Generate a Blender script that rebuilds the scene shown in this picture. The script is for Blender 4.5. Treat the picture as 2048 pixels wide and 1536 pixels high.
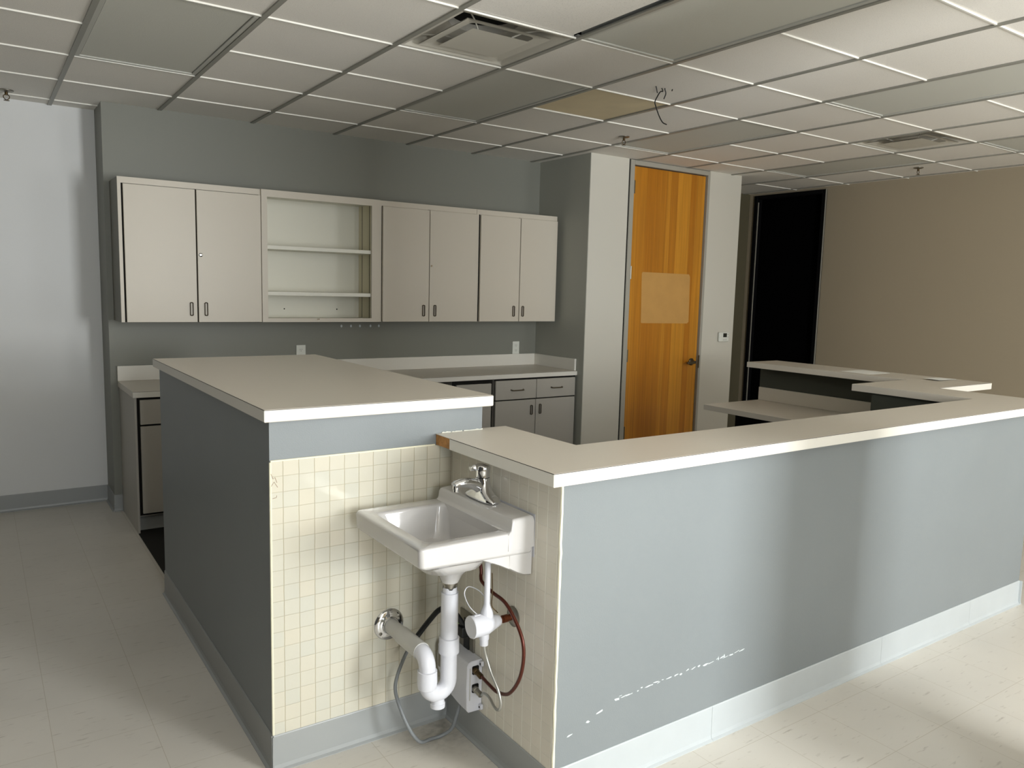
import bpy, bmesh, math, random
from mathutils import Vector, Matrix
from math import sin, cos, pi, radians as rad

for o in list(bpy.data.objects):
    bpy.data.objects.remove(o, do_unlink=True)
SC = bpy.context.scene
COL = SC.collection
random.seed(4)

# ------------------------------------------------------------------ camera
YAW, PITCH, ROLL, FPX = 0.602327884, -0.120238151, 0.025586502, 1562.66
f = Vector((sin(YAW) * cos(PITCH), cos(YAW) * cos(PITCH), sin(PITCH)))
r0 = Vector((cos(YAW), -sin(YAW), 0))
u0 = r0.cross(f)
rr = cos(ROLL) * r0 + sin(ROLL) * u0
uu = -sin(ROLL) * r0 + cos(ROLL) * u0
cam_data = bpy.data.cameras.new('camera')
cam = bpy.data.objects.new('camera', cam_data)
COL.objects.link(cam)
M = Matrix.Identity(4)
for i in range(3):
    M[i][0], M[i][1], M[i][2] = rr[i], uu[i], -f[i]
M[0][3], M[1][3], M[2][3] = -1.07341, -2.88288, 1.56987
cam.matrix_world = M
cam_data.sensor_fit = 'HORIZONTAL'
cam_data.sensor_width = 36
cam_data.lens = FPX / 2048 * 36
cam_data.clip_start = 0.02
SC.camera = cam

# ------------------------------------------------------------------ world, daylight, exposure
world = bpy.data.worlds.new('world')
SC.world = world
world.use_nodes = True
bg = world.node_tree.nodes['Background']
bg.inputs[0].default_value = (0.75, 0.85, 1.0, 1)
bg.inputs[1].default_value = 0.3
WIN_Y = -4.9
# (x centre, z centre, width, height, watts, share given to the added upward fill)
WINDOWS = [(1.70, 1.60, 0.85, 2.0, 88, 0.68),
           (4.6, 1.55, 1.0, 1.9, 18, 0.68),
           (-0.60, 1.5, 0.7, 2.2, 42, 0.22)]
for n, (wx, wz, ww, wh, wt, share) in enumerate(WINDOWS):
    L = bpy.data.lights.new('daylight', 'AREA')
    L.shape = 'RECTANGLE'
    L.size, L.size_y = ww, wh
    L.energy = wt
    L.color = (0.92, 0.97, 1.0)
    lo = bpy.data.objects.new('daylight', L)
    COL.objects.link(lo)
    lo.location = (wx, WIN_Y - 0.02, wz)
    lo.rotation_euler = (rad(90), 0, 0)
    # fill lamp added to lift the ceiling, standing for bounce off the ground outside
    L2 = bpy.data.lights.new('ground_bounce_fill', 'AREA')
    L2.shape = 'RECTANGLE'
    L2.size, L2.size_y = ww, wh * .6
    L2.energy = wt * share
    L2.color = (1.0, 0.97, 0.92)
    l2 = bpy.data.objects.new('ground_bounce_fill', L2)
    COL.objects.link(l2)
    l2.location = (wx, WIN_Y + 0.0, wz - .1)
    l2.rotation_euler = (rad(142), 0, 0)
vs = SC.view_settings
vs.view_transform = 'Standard'
vs.look = 'None'
vs.gamma = 1
vs.use_curve_mapping = False
vs.exposure = 0.55


# ------------------------------------------------------------------ materials
def lin(c):
    return tuple(((v / 255) / 12.92 if v <= 10 else ((v / 255 + 0.055) / 1.055) ** 2.4) for v in c) + (1,)


def mat(name, rgb, rough=0.5, metal=0.0, noise=0.0, nscale=40, bump=0.0, bscale=200, coat=0.0, ior=1.45, spec=0.5):
    m = bpy.data.materials.new(name)
    m.use_nodes = True
    nt = m.node_tree
    b = nt.nodes['Principled BSDF']
    b.inputs['Roughness'].default_value = rough
    b.inputs['Metallic'].default_value = metal
    b.inputs['IOR'].default_value = ior
    b.inputs['Specular IOR Level'].default_value = spec
    b.inputs['Coat Weight'].default_value = coat
    c = lin(rgb)
    b.inputs['Base Color'].default_value = c
    tc = nt.nodes.new('ShaderNodeTexCoord')
    if noise > 0:
        n = nt.nodes.new('ShaderNodeTexNoise')
        n.inputs['Scale'].default_value = nscale
        n.inputs['Detail'].default_value = 4
        nt.links.new(tc.outputs['Object'], n.inputs['Vector'])
        rmp = nt.nodes.new('ShaderNodeMapRange')
        rmp.inputs[1].default_value = 0.3
        rmp.inputs[2].default_value = 0.7
        rmp.inputs[3].default_value = 1 - noise
        rmp.inputs[4].default_value = 1 + noise
        nt.links.new(n.outputs['Fac'], rmp.inputs[0])
        mx = nt.nodes.new('ShaderNodeMix')
        mx.data_type = 'RGBA'
        mx.blend_type = 'MULTIPLY'
        mx.inputs[0].default_value = 1
        mx.inputs[6].default_value = c
        nt.links.new(rmp.outputs[0], mx.inputs[7])
        nt.links.new(mx.outputs[2], b.inputs['Base Color'])
    if bump > 0:
        n2 = nt.nodes.new('ShaderNodeTexNoise')
        n2.inputs['Scale'].default_value = bscale
        n2.inputs['Detail'].default_value = 3
        nt.links.new(tc.outputs['Object'], n2.inputs['Vector'])
        bp = nt.nodes.new('ShaderNodeBump')
        bp.inputs['Strength'].default_value = bump
        bp.inputs['Distance'].default_value = 0.002
        nt.links.new(n2.outputs['Fac'], bp.inputs['Height'])
        nt.links.new(bp.outputs[0], b.inputs['Normal'])
    return m


def N(m, t):
    return m.node_tree.nodes.new(t)


def K(m, a, b_):
    m.node_tree.links.new(a, b_)


def math_node(m, op, a, b_=None, c=None):
    n = N(m, 'ShaderNodeMath')
    n.operation = op
    for i, v in enumerate((a, b_, c)):
        if v is None:
            continue
        if isinstance(v, (int, float)):
            n.inputs[i].default_value = v
        else:
            K(m, v, n.inputs[i])
    return n.outputs[0]


def mixc(m, fac, a, b_, mode='MIX'):
    n = N(m, 'ShaderNodeMix')
    n.data_type = 'RGBA'
    n.blend_type = mode
    for idx, v in ((0, fac), (6, a), (7, b_)):
        if isinstance(v, (int, float, tuple)):
            n.inputs[idx].default_value = v
        else:
            K(m, v, n.inputs[idx])
    return n.outputs[2]


PAINT = mat('grey_wall_paint', (130, 136, 138), 0.42, bump=0.15, bscale=260, noise=0.02, nscale=3)
WHITE = mat('white_wall_paint', (222, 223, 222), 0.55, bump=0.12, bscale=240)
CREAMW = mat('door_wall_paint', (208, 205, 194), 0.55, bump=0.12, bscale=240)
TAUPE = mat('taupe_wall_paint', (166, 154, 132), 0.6, bump=0.12, bscale=240)
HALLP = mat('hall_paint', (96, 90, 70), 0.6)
PAINTB = mat('grey_alcove_paint', (132, 133, 124), 0.5, bump=0.15, bscale=260)
LEFTW = mat('left_wall_low_bounce', (40, 38, 34), 0.6)  # near black to cut light bounced off this unseen wall
PAINTLIT = mat('grey_paint_lightened', (166, 167, 157), 0.5, bump=0.15, bscale=260)  # same alcove grey, lightened to paint in light on the side wall
BASEV = mat('cove_base_vinyl', (188, 194, 196), 0.35, noise=0.02, nscale=10)
BASED = mat('dark_cove_base_vinyl', (158, 161, 160), 0.38)
LAM = mat('countertop_laminate', (214, 207, 194), 0.36, noise=0.03, nscale=600)
LAMEDGE = mat('laminate_edge', (232, 229, 220), 0.4)
SEAM = mat('laminate_seam', (50, 40, 32), 0.6)
CAB = mat('cabinet_laminate', (210, 202, 187), 0.42, noise=0.015, nscale=500)
CABIN = mat('cabinet_interior', (235, 233, 220), 0.5)
CABSHADE = mat('cabinet_laminate_shaded', (112, 110, 98), 0.5)  # cabinet laminate darkened, shade painted onto the leftmost unit's body
CABEDGE = mat('cabinet_side_strip', (222, 214, 186), 0.5)
BCAB = mat('base_cabinet_laminate', (180, 176, 167), 0.42, noise=0.015, nscale=500)
GAP = mat('dark_gap', (14, 13, 10), 0.9)
BRONZE = mat('bronze_pull', (98, 90, 74), 0.35, metal=0.8)
STEEL = mat('brushed_steel', (150, 146, 136), 0.35, metal=1.0)
CHROME = mat('chrome', (225, 226, 228), 0.06, metal=1.0)
PORC = mat('porcelain', (200, 198, 196), 0.08, coat=0.5)
PVC = mat('white_plastic', (212, 213, 219), 0.22)
PVCG = mat('grey_white_plastic', (190, 189, 184), 0.32)
COPPER = mat('copper', (118, 66, 44), 0.3, metal=0.9)
REDHOSE = mat('brown_hose', (86, 40, 28), 0.3, metal=0.4)
GREYCABLE = mat('grey_cable', (128, 132, 134), 0.4)
BLACK = mat('black_rubber', (22, 24, 25), 0.4)
BRAIDED = mat('silver_hose', (176, 176, 170), 0.3, metal=0.7)
BRASS = mat('old_brass', (92, 76, 52), 0.4, metal=0.9)
GREEN = mat('green_plastic', (70, 140, 40), 0.4)
BAR = mat('ceiling_runner', (150, 149, 140), 0.4)  # same paint as the cross tees, darkened for their shaded undersides
TEE = mat('ceiling_cross_tee', (238, 236, 228), 0.4)  # same bars as the runners, lightened for window light on their sides
CHIP = mat('tile_chip', (160, 138, 116), 0.8)
LENS = mat('light_lens', (208, 208, 199), 0.6, bump=0.3, bscale=160)
FRAMEM = mat('light_frame', (190, 190, 182), 0.4)
STAIN = mat('stained_tile', (228, 213, 178), 0.9, bump=0.4, bscale=300, noise=0.06, nscale=4)
DIFF = mat('diffuser_enamel', (206, 202, 190), 0.4)
DUCT = mat('duct_inside', (8, 8, 8), 0.9)
PAPER = mat('paper', (246, 247, 242), 0.8)
PLATE = mat('outlet_plate', (226, 228, 220), 0.35)
DARKROOM = mat('dark_room', (4, 4, 5), 0.9, spec=0.05)  # black paints in the lack of light in unlit spaces
BLACKFR = mat('black_frame', (12, 12, 14), 0.6, spec=0.15)
SHADED = mat('painted_shade', (78, 80, 72), 0.6, spec=0.2)  # wall grey darkened to paint in the shade below the slabs
FRAMED = mat('door_frame_paint', (166, 163, 152), 0.4)
WOODEND = mat('exposed_particleboard', (186, 134, 78), 0.8, noise=0.25, nscale=60)
CARPET = mat('dark_carpet', (28, 26, 22), 0.95, noise=0.2, nscale=300)
BULL = mat('bullnose_tile_edge', (236, 232, 208), 0.3)
LCD = mat('thermostat_screen', (40, 42, 38), 0.2)
MARK = mat('paint_scuff', (206, 212, 214), 0.7)
CAULK = mat('torn_caulk', (214, 214, 204), 0.7)


def ceiling_mat():
    m = mat('ceiling_tile_fibre', (240, 236, 228), 0.95, bump=0.5, bscale=320)
    b = m.node_tree.nodes['Principled BSDF']
    tc = N(m, 'ShaderNodeTexCoord')
    n = N(m, 'ShaderNodeTexNoise')
    n.inputs['Scale'].default_value = 260
    n.inputs['Detail'].default_value = 2
    K(m, tc.outputs['Object'], n.inputs['Vector'])
    t = math_node(m, 'LESS_THAN', n.outputs['Fac'], 0.36)
    t = math_node(m, 'MULTIPLY', t, 0.35)
    v = N(m, 'ShaderNodeTexVoronoi')
    K(m, mixc(m, t, lin((240, 236, 228)), lin((170, 165, 156))), b.inputs['Base Color'])
    return m


CEIL = ceiling_mat()


def floor_mat():
    m = mat('vinyl_floor_tile', (205, 200, 188), 0.32)
    b = m.node_tree.nodes['Principled BSDF']
    tc = N(m, 'ShaderNodeTexCoord')
    mp = N(m, 'ShaderNodeMapping')
    mp.inputs['Location'].default_value = (0.62, 0.33, 0)
    K(m, tc.outputs['Object'], mp.inputs['Vector'])
    br = N(m, 'ShaderNodeTexBrick')
    br.offset = 0
    br.squash = 1
    br.inputs['Scale'].default_value = 1
    br.inputs['Brick Width'].default_value = 0.3048
    br.inputs['Row Height'].default_value = 0.3048
    br.inputs['Mortar Size'].default_value = 0.0009
    br.inputs['Mortar Smooth'].default_value = 0.3
    br.inputs['Color1'].default_value = lin((213, 208, 198))
    br.inputs['Color2'].default_value = lin((215, 210, 200))
    br.inputs['Mortar'].default_value = lin((184, 175, 158))
    K(m, mp.outputs[0], br.inputs['Vector'])
    # short streaky chips of the vinyl
    m2 = N(m, 'ShaderNodeMapping')
    m2.inputs['Scale'].default_value = (14, 70, 1)
    m2.inputs['Rotation'].default_value = (0, 0, 0.25)
    K(m, tc.outputs['Object'], m2.inputs['Vector'])
    n = N(m, 'ShaderNodeTexNoise')
    n.inputs['Scale'].default_value = 1
    n.inputs['Detail'].default_value = 5
    K(m, m2.outputs[0], n.inputs['Vector'])
    rp = N(m, 'ShaderNodeMapRange')
    rp.inputs[1].default_value = 0.62
    rp.inputs[2].default_value = 0.78
    rp.inputs[3].default_value = 0
    rp.inputs[4].default_value = 0.55
    K(m, n.outputs['Fac'], rp.inputs[0])
    c = mixc(m, rp.outputs[0], br.outputs['Color'], lin((140, 130, 116)))
    n3 = N(m, 'ShaderNodeTexNoise')
    n3.inputs['Scale'].default_value = 2.2
    n3.inputs['Detail'].default_value = 6
    K(m, tc.outputs['Object'], n3.inputs['Vector'])
    rp3 = N(m, 'ShaderNodeMapRange')
    rp3.inputs[1].default_value = 0.3
    rp3.inputs[2].default_value = 0.7
    rp3.inputs[3].default_value = 0.93
    rp3.inputs[4].default_value = 1.03
    K(m, n3.outputs['Fac'], rp3.inputs[0])
    c = mixc(m, 1.0, c, rp3.outputs[0], 'MULTIPLY')
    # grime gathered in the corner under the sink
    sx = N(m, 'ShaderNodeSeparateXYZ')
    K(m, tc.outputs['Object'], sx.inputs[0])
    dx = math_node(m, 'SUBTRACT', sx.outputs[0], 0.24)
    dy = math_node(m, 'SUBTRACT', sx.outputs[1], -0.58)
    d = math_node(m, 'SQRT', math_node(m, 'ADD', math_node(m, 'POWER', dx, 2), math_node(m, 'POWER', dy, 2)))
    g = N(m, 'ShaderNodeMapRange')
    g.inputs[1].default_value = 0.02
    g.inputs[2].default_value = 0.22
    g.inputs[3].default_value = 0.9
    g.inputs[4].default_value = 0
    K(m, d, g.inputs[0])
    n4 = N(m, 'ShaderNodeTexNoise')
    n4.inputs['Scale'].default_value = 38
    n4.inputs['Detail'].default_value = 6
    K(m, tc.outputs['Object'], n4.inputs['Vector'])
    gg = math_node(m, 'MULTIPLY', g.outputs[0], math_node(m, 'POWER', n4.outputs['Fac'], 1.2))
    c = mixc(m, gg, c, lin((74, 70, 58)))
    K(m, c, b.inputs['Base Color'])
    rr_ = N(m, 'ShaderNodeMapRange')
    rr_.inputs[3].default_value = 0.24
    rr_.inputs[4].default_value = 0.42
    K(m, n3.outputs['Fac'], rr_.inputs[0])
    K(m, rr_.outputs[0], b.inputs['Roughness'])
    return m


FLOOR = floor_mat()


def tile_mat(name, axis, ox, oz, grout, col1, col2, wv=.0011, hs=.5):
    m = mat(name, (220, 214, 190), 0.22)
    b = m.node_tree.nodes['Principled BSDF']
    tc = N(m, 'ShaderNodeTexCoord')
    sx = N(m, 'ShaderNodeSeparateXYZ')
    K(m, tc.outputs['Object'], sx.inputs[0])
    nz = N(m, 'ShaderNodeTexNoise')
    nz.inputs['Scale'].default_value = 26
    K(m, tc.outputs['Object'], nz.inputs['Vector'])
    wob = math_node(m, 'MULTIPLY', math_node(m, 'SUBTRACT', nz.outputs['Fac'], .5), .0022)
    S_ = .0508
    a = math_node(m, 'DIVIDE', math_node(m, 'ADD', math_node(m, 'ADD', sx.outputs[axis], ox), wob), S_)
    c = math_node(m, 'DIVIDE', math_node(m, 'ADD', math_node(m, 'ADD', sx.outputs[2], oz), wob), S_)

    def line(t, w):
        fr = math_node(m, 'FRACT', t)
        d = math_node(m, 'MINIMUM', fr, math_node(m, 'SUBTRACT', 1.0, fr))
        mr = N(m, 'ShaderNodeMapRange')
        mr.inputs[1].default_value = w * .6 / S_
        mr.inputs[2].default_value = w * 1.5 / S_
        mr.inputs[3].default_value = 1
        mr.inputs[4].default_value = 0
        K(m, d, mr.inputs[0])
        return mr.outputs[0]
    lv, lh = line(a, wv), line(c, .0009)
    lhm = math_node(m, 'MULTIPLY', lh, hs)
    fac = math_node(m, 'MAXIMUM', lv, lhm)
    cx = N(m, 'ShaderNodeCombineXYZ')
    K(m, math_node(m, 'FLOOR', a), cx.inputs[0])
    K(m, math_node(m, 'FLOOR', c), cx.inputs[1])
    wn = N(m, 'ShaderNodeTexWhiteNoise')
    K(m, cx.outputs[0], wn.inputs['Vector'])
    K(m, mixc(m, fac, mixc(m, wn.outputs[0], lin(col1), lin(col2)), lin(grout)), b.inputs['Base Color'])
    bp = N(m, 'ShaderNodeBump')
    bp.invert = True
    bp.inputs['Strength'].default_value = 0.6
    bp.inputs['Distance'].default_value = 0.001
    K(m, math_node(m, 'MAXIMUM', lv, lh), bp.inputs['Height'])
    b2 = N(m, 'ShaderNodeBump')
    b2.inputs['Strength'].default_value = 0.2
    b2.inputs['Distance'].default_value = 0.003
    K(m, nz.outputs['Fac'], b2.inputs['Height'])
    K(m, bp.outputs[0], b2.inputs['Normal'])
    K(m, b2.outputs[0], b.inputs['Normal'])
    return m


TILEF = tile_mat('cream_wall_tile', 0, 0.345, -0.009, (176, 168, 142), (208, 202, 184), (202, 200, 186), .0010, .55)
TILES = tile_mat('cream_side_tile_lit', 1, 0.51, -0.009, (248, 246, 234), (220, 215, 201), (225, 219, 205), .0013, .22)  # same tile and grout as the near end, with light painted into the tone


def wood_mat():
    m = mat('honey_maple_veneer', (200, 130, 40), 0.33, coat=0.15)
    b = m.node_tree.nodes['Principled BSDF']
    tc = N(m, 'ShaderNodeTexCoord')
    sx = N(m, 'ShaderNodeSeparateXYZ')
    K(m, tc.outputs['Object'], sx.inputs[0])
    n = N(m, 'ShaderNodeTexNoise')      # uneven veneer leaf widths
    n.noise_dimensions = '1D'
    n.inputs['Scale'].default_value = 9
    n.inputs['Detail'].default_value = 0
    K(m, sx.outputs[0], n.inputs['W'])
    w = N(m, 'ShaderNodeTexWhiteNoise')
    w.noise_dimensions = '1D'
    K(m, math_node(m, 'FLOOR', math_node(m, 'ADD', math_node(m, 'MULTIPLY', sx.outputs[0], 13), math_node(m, 'MULTIPLY', n.outputs['Fac'], 1.2))), w.inputs['W'])
    c = mixc(m, w.outputs[0], lin((178, 112, 22)), lin((206, 142, 42)))
    mp = N(m, 'ShaderNodeMapping')
    mp.inputs['Scale'].default_value = (60, 60, 1.6)
    K(m, tc.outputs['Object'], mp.inputs['Vector'])
    g = N(m, 'ShaderNodeTexNoise')
    g.inputs['Scale'].default_value = 1
    g.inputs['Detail'].default_value = 5
    K(m, mp.outputs[0], g.inputs['Vector'])
    rp = N(m, 'ShaderNodeMapRange')
    rp.inputs[1].default_value = 0.3
    rp.inputs[2].default_value = 0.7
    rp.inputs[3].default_value = 0.82
    rp.inputs[4].default_value = 1.1
    K(m, g.outputs['Fac'], rp.inputs[0])
    c = mixc(m, 1.0, c, rp.outputs[0], 'MULTIPLY')
    K(m, c, b.inputs['Base Color'])
    return m


WOOD = wood_mat()
RESID = mat('pale_glue_patch', (196, 150, 84), 0.7, noise=0.04, nscale=8)


# ------------------------------------------------------------------ mesh helpers
def add_box(bm, x0, x1, y0, y1, z0, z1, bev=0.0, seg=1):
    t = bmesh.new()
    bmesh.ops.create_cube(t, size=1)
    for v in t.verts:
        v.co = Vector((x0 + (v.co.x + .5) * (x1 - x0), y0 + (v.co.y + .5) * (y1 - y0), z0 + (v.co.z + .5) * (z1 - z0)))
    if bev > 0:
        bmesh.ops.bevel(t, geom=list(t.edges), offset=bev, segments=seg, affect='EDGES', profile=0.5)
    merge(bm, t)


def merge(bm, t):
    me = bpy.data.meshes.new('tmp')
    t.to_mesh(me)
    t.free()
    bm.from_mesh(me)
    bpy.data.meshes.remove(me)


def add_prism(bm, poly, z0, z1, bev=0.0, seg=2, axis=None):
    """poly: list of (x,y); extruded z0..z1."""
    t = bmesh.new()
    lo = [t.verts.new((p[0], p[1], z0)) for p in poly]
    hi = [t.verts.new((p[0], p[1], z1)) for p in poly]
    n = len(poly)
    t.faces.new(list(reversed(lo)))
    t.faces.new(hi)
    for i in range(n):
        t.faces.new((lo[i], lo[(i + 1) % n], hi[(i + 1) % n], hi[i]))
    bmesh.ops.recalc_face_normals(t, faces=t.faces)
    if bev > 0:
        bmesh.ops.bevel(t, geom=list(t.edges), offset=bev, segments=seg, affect='EDGES', profile=0.5)
    merge(bm, t)


def add_loft(bm, rings, cap=True):
    t = bmesh.new()
    R = [[t.verts.new(p) for p in ring] for ring in rings]
    n = len(R[0])
    for a, b_ in zip(R, R[1:]):
        for i in range(n):
            t.faces.new((a[i], a[(i + 1) % n], b_[(i + 1) % n], b_[i]))
    if cap:
        t.faces.new(list(reversed(R[0])))
        t.faces.new(R[-1])
    bmesh.ops.recalc_face_normals(t, faces=t.faces)
    merge(bm, t)


def spline(pts, n=8):
    pts = [Vector(p) for p in pts]
    out = []
    P_ = [2 * pts[0] - pts[1]] + pts + [2 * pts[-1] - pts[-2]]
    for i in range(1, len(P_) - 2):
        p0, p1, p2, p3 = P_[i - 1:i + 3]
        for k in range(n):
            t = k / n
            out.append(0.5 * ((2 * p1) + (p2 - p0) * t + (2 * p0 - 5 * p1 + 4 * p2 - p3) * t * t + (3 * p1 - p0 - 3 * p2 + p3) * t ** 3))
    out.append(pts[-1])
    return out


def add_tube(bm, pts, rads, seg=20, cap=True):
    pts = [Vector(p) for p in pts]
    if isinstance(rads, (int, float)):
        rads = [rads] * len(pts)
    rings = []
    tan0 = (pts[1] - pts[0]).normalized()
    ref = Vector((0, 0, 1)) if abs(tan0.z) < 0.9 else Vector((1, 0, 0))
    nrm = (ref - tan0 * ref.dot(tan0)).normalized()
    for i, p in enumerate(pts):
        if i == 0:
            t = tan0
        elif i == len(pts) - 1:
            t = pts[-1] - pts[-2]
        else:
            t = (pts[i + 1] - pts[i - 1])
        if t.length < 1e-9:
            t = tan0
        t = t.normalized()
        nrm = nrm - t * nrm.dot(t)
        nrm.normalize()
        bn = t.cross(nrm)
        rings.append([p + (nrm * cos(2 * pi * k / seg) + bn * sin(2 * pi * k / seg)) * rads[i] for k in range(seg)])
    add_loft(bm, rings, cap)


def add_lathe(bm, origin, axis, prof, seg=28):
    """prof: list of (distance along axis, radius)."""
    a = Vector(axis).normalized()
    ref = Vector((0, 0, 1)) if abs(a.z) < 0.9 else Vector((1, 0, 0))
    n = (ref - a * ref.dot(a)).normalized()
    b_ = a.cross(n)
    o = Vector(origin)
    rings = [[o + a * d + (n * cos(2 * pi * k / seg) + b_ * sin(2 * pi * k / seg)) * max(r_, 1e-4) for k in range(seg)] for d, r_ in prof]
    add_loft(bm, rings, True)


def obj(name, bm, m, parent=None, smooth=False, angle=40, loc=None):
    me = bpy.data.meshes.new(name)
    if parent is not None:
        pm = parent.matrix_basis.translation.copy()
        pp = parent.parent
        while pp is not None:
            pm += pp.matrix_basis.translation
            pp = pp.parent
    bm.normal_update()
    bm.to_mesh(me)
    bm.free()
    ms = m if isinstance(m, (list, tuple)) else [m]
    for x in ms:
        me.materials.append(x)
    if smooth:
        for p in me.polygons:
            p.use_smooth = True
        try:
            me.set_sharp_from_angle(angle=rad(angle))
        except Exception:
            pass
    o = bpy.data.objects.new(name, me)
    COL.objects.link(o)
    if smooth:
        wn = o.modifiers.new('normals', 'WEIGHTED_NORMAL')
        wn.keep_sharp = True
        wn.weight = 80
    if parent is not None:
        o.parent = parent
        # geometry is written in world space: cancel the parent's offset
        me.transform(Matrix.Translation(-pm))
    return o


def tag(o, label=None, cat=None, group=None, kind=None):
    if label: o['label'] = label
    if cat: o['category'] = cat
    if group: o['group'] = group
    if kind: o['kind'] = kind
    return o


def thing(name, label, cat, loc=(0, 0, 0), group=None):
    o = bpy.data.objects.new(name, None)
    COL.objects.link(o)
    o.empty_display_size = 0.05
    o.location = loc
    return tag(o, label, cat, group)


def structm(name, bm, m, label=None, parent=None, smooth=False):
    o = obj(name, bm, m, parent, smooth)
    if parent is None:
        tag(o, label, None, None, 'structure')
    return o


def box_obj(name, dims, m, parent=None, bev=0.0, seg=2):
    bm = bmesh.new()
    add_box(bm, *dims, bev=bev, seg=seg)
    return obj(name, bm, m, parent, smooth=bev > 0)


def copy_tree(o, parent=None):
    c = o.copy()
    COL.objects.link(c)
    c.parent = parent
    for ch in list(o.children):
        copy_tree(ch, c)
    return c


# ------------------------------------------------------------------ the room
H = 2.70
G = 0.6096
X0, X1 = -3.0, 6.2         # room extents
Y0 = WIN_Y
YB = 2.90                  # back of the cabinet alcove
YW = 3.23                  # white wall on the left
YD = 2.20                  # wall with the wooden door
YH = 3.05                  # end of the hall

bm = bmesh.new()
add_box(bm, X0 - .2, X1 + .2, Y0 - .2, 3.6, -0.1, 0)
structm('floor', bm, FLOOR, 'pale speckled vinyl tile floor')

bm = bmesh.new()
add_box(bm, X0, -0.35, YW, YW + .12, 0, H)
structm('wall_left_back', bm, WHITE, 'white wall left of the cabinets')
bm = bmesh.new()
add_box(bm, -0.35, 3.15, YB, YW + .12, 0, H)
structm('wall_back', bm, PAINTB, 'grey wall behind the hung cabinets')
bm = bmesh.new()
add_box(bm, 3.15, 3.27, YD + .005, YW + .12, 0, H)
structm('wall_alcove_side', bm, PAINTLIT, 'grey side wall of the cabinet alcove')
# wall with the wooden door: opening 3.575 .. 4.575
bm = bmesh.new()
add_box(bm, 3.152, 3.575, YD, YD + .12, 0, H)
add_box(bm, 4.58, 5.02, YD, YD + .12, 0, H)
structm('wall_door', bm, CREAMW, 'off-white wall on both sides of the wooden door')
bm = bmesh.new()
add_box(bm, 3.27, 4.98, YD + .125, YH, 0, H)
structm('wall_door_core', bm, DARKROOM)
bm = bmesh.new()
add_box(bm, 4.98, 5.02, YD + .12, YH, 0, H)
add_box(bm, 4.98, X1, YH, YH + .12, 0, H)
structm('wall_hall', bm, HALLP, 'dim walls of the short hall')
# right wall with dark opening y 2.07 .. 2.97
bm = bmesh.new()
add_box(bm, X1, X1 + .14, Y0 - .1, 2.075, 0, H)
add_box(bm, X1, X1 + .14, 2.975, YH + .12, 0, H)
add_box(bm, X1, X1 + .14, 2.075, 2.975, 2.675, H)
structm('wall_right', bm, TAUPE, 'taupe wall on the right')
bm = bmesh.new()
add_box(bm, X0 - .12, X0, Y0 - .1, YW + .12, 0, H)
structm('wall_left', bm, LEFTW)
# wall behind the photographer with window openings
bm = bmesh.new()
xs = sorted(WINDOWS)
cur = X0
for (wx, wz, ww, wh, wt, _) in xs:
    add_box(bm, cur, wx - ww / 2, Y0 - .12, Y0, 0, H)
    add_box(bm, wx - ww / 2, wx + ww / 2, Y0 - .12, Y0, 0, wz - wh / 2)
    add_box(bm, wx - ww / 2, wx + ww / 2, Y0 - .12, Y0, wz + wh / 2, H)
    cur = wx + ww / 2
add_box(bm, cur, X1, Y0 - .12, Y0, 0, H)
structm('wall_front', bm, TAUPE)
# unseen column added to cast the dark band on the low half wall
bm = bmesh.new()
add_box(bm, 1.37, 1.91, -2.36, -2.14, 0, H, 0.005)
structm('wall_shadow_caster', bm, WHITE)
# unlit room beyond the dark opening
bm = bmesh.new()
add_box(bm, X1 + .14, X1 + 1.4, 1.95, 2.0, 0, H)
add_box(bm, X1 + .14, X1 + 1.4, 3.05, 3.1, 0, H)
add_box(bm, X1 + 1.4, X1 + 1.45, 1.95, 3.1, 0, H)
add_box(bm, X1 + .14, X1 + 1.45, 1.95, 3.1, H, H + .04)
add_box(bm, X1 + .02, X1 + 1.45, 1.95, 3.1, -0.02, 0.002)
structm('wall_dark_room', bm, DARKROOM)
# black frame of that opening
t = bpy.data.objects.new('door_2', None)
COL.objects.link(t)
t.location = (X1, 2.52, 0)
tag(t, 'dark open doorway with black frame in the taupe wall', None, None, 'structure')
bm = bmesh.new()
add_box(bm, X1 - .02, X1 + .14, 2.075, 2.12, 0, 2.675, .003)
add_box(bm, X1 - .02, X1 + .14, 2.93, 2.975, 0, 2.675, .003)
add_box(bm, X1 - .02, X1 + .14, 2.12, 2.93, 2.635, 2.675, .003)
obj('door_frame', bm, BLACKFR, t)
bm = bmesh.new()
add_box(bm, X1 - .026, X1 - .02, 2.905, 2.915, 0, 2.60)
add_box(bm, X1 - .026, X1 - .02, 2.066, 2.075, 0, 2.675)
obj('edge_strip', bm, FRAMED, t)
bm = bmesh.new()   # black sheet across the opening, painting in the unlit room's darkness
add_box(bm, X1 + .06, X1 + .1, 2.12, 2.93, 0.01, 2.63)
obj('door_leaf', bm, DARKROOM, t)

# dark floor covering of the work area between the island and the base cabinets
bm = bmesh.new()
add_box(bm, -0.30, 3.14, 1.22, 2.89, 0.0, 0.004)
add_box(bm, 0.44, 3.14, -1.02, 1.22, 0.0, 0.004)
structm('floor_work_area', bm, CARPET, 'dark floor covering of the work area behind the island')


# ---- baseboards (vinyl cove base)
def base_run(bm, p0, p1, nrm, h=0.115, seam=()):
    """cove profile swept from p0 to p1, nrm = outward normal."""
    prof = [(0, 0), (0.016, 0), (0.016, 0.003), (0.008, 0.008), (0.005, 0.02), (0.004, h - .004), (0.002, h), (0, h)]
    p0, p1, n = Vector(p0), Vector(p1), Vector(nrm)
    rings = []
    for p in (p0, p1):
        rings.append([Vector((p.x + n.x * a, p.y + n.y * a, b_)) for a, b_ in prof])
    add_loft(bm, rings)


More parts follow.
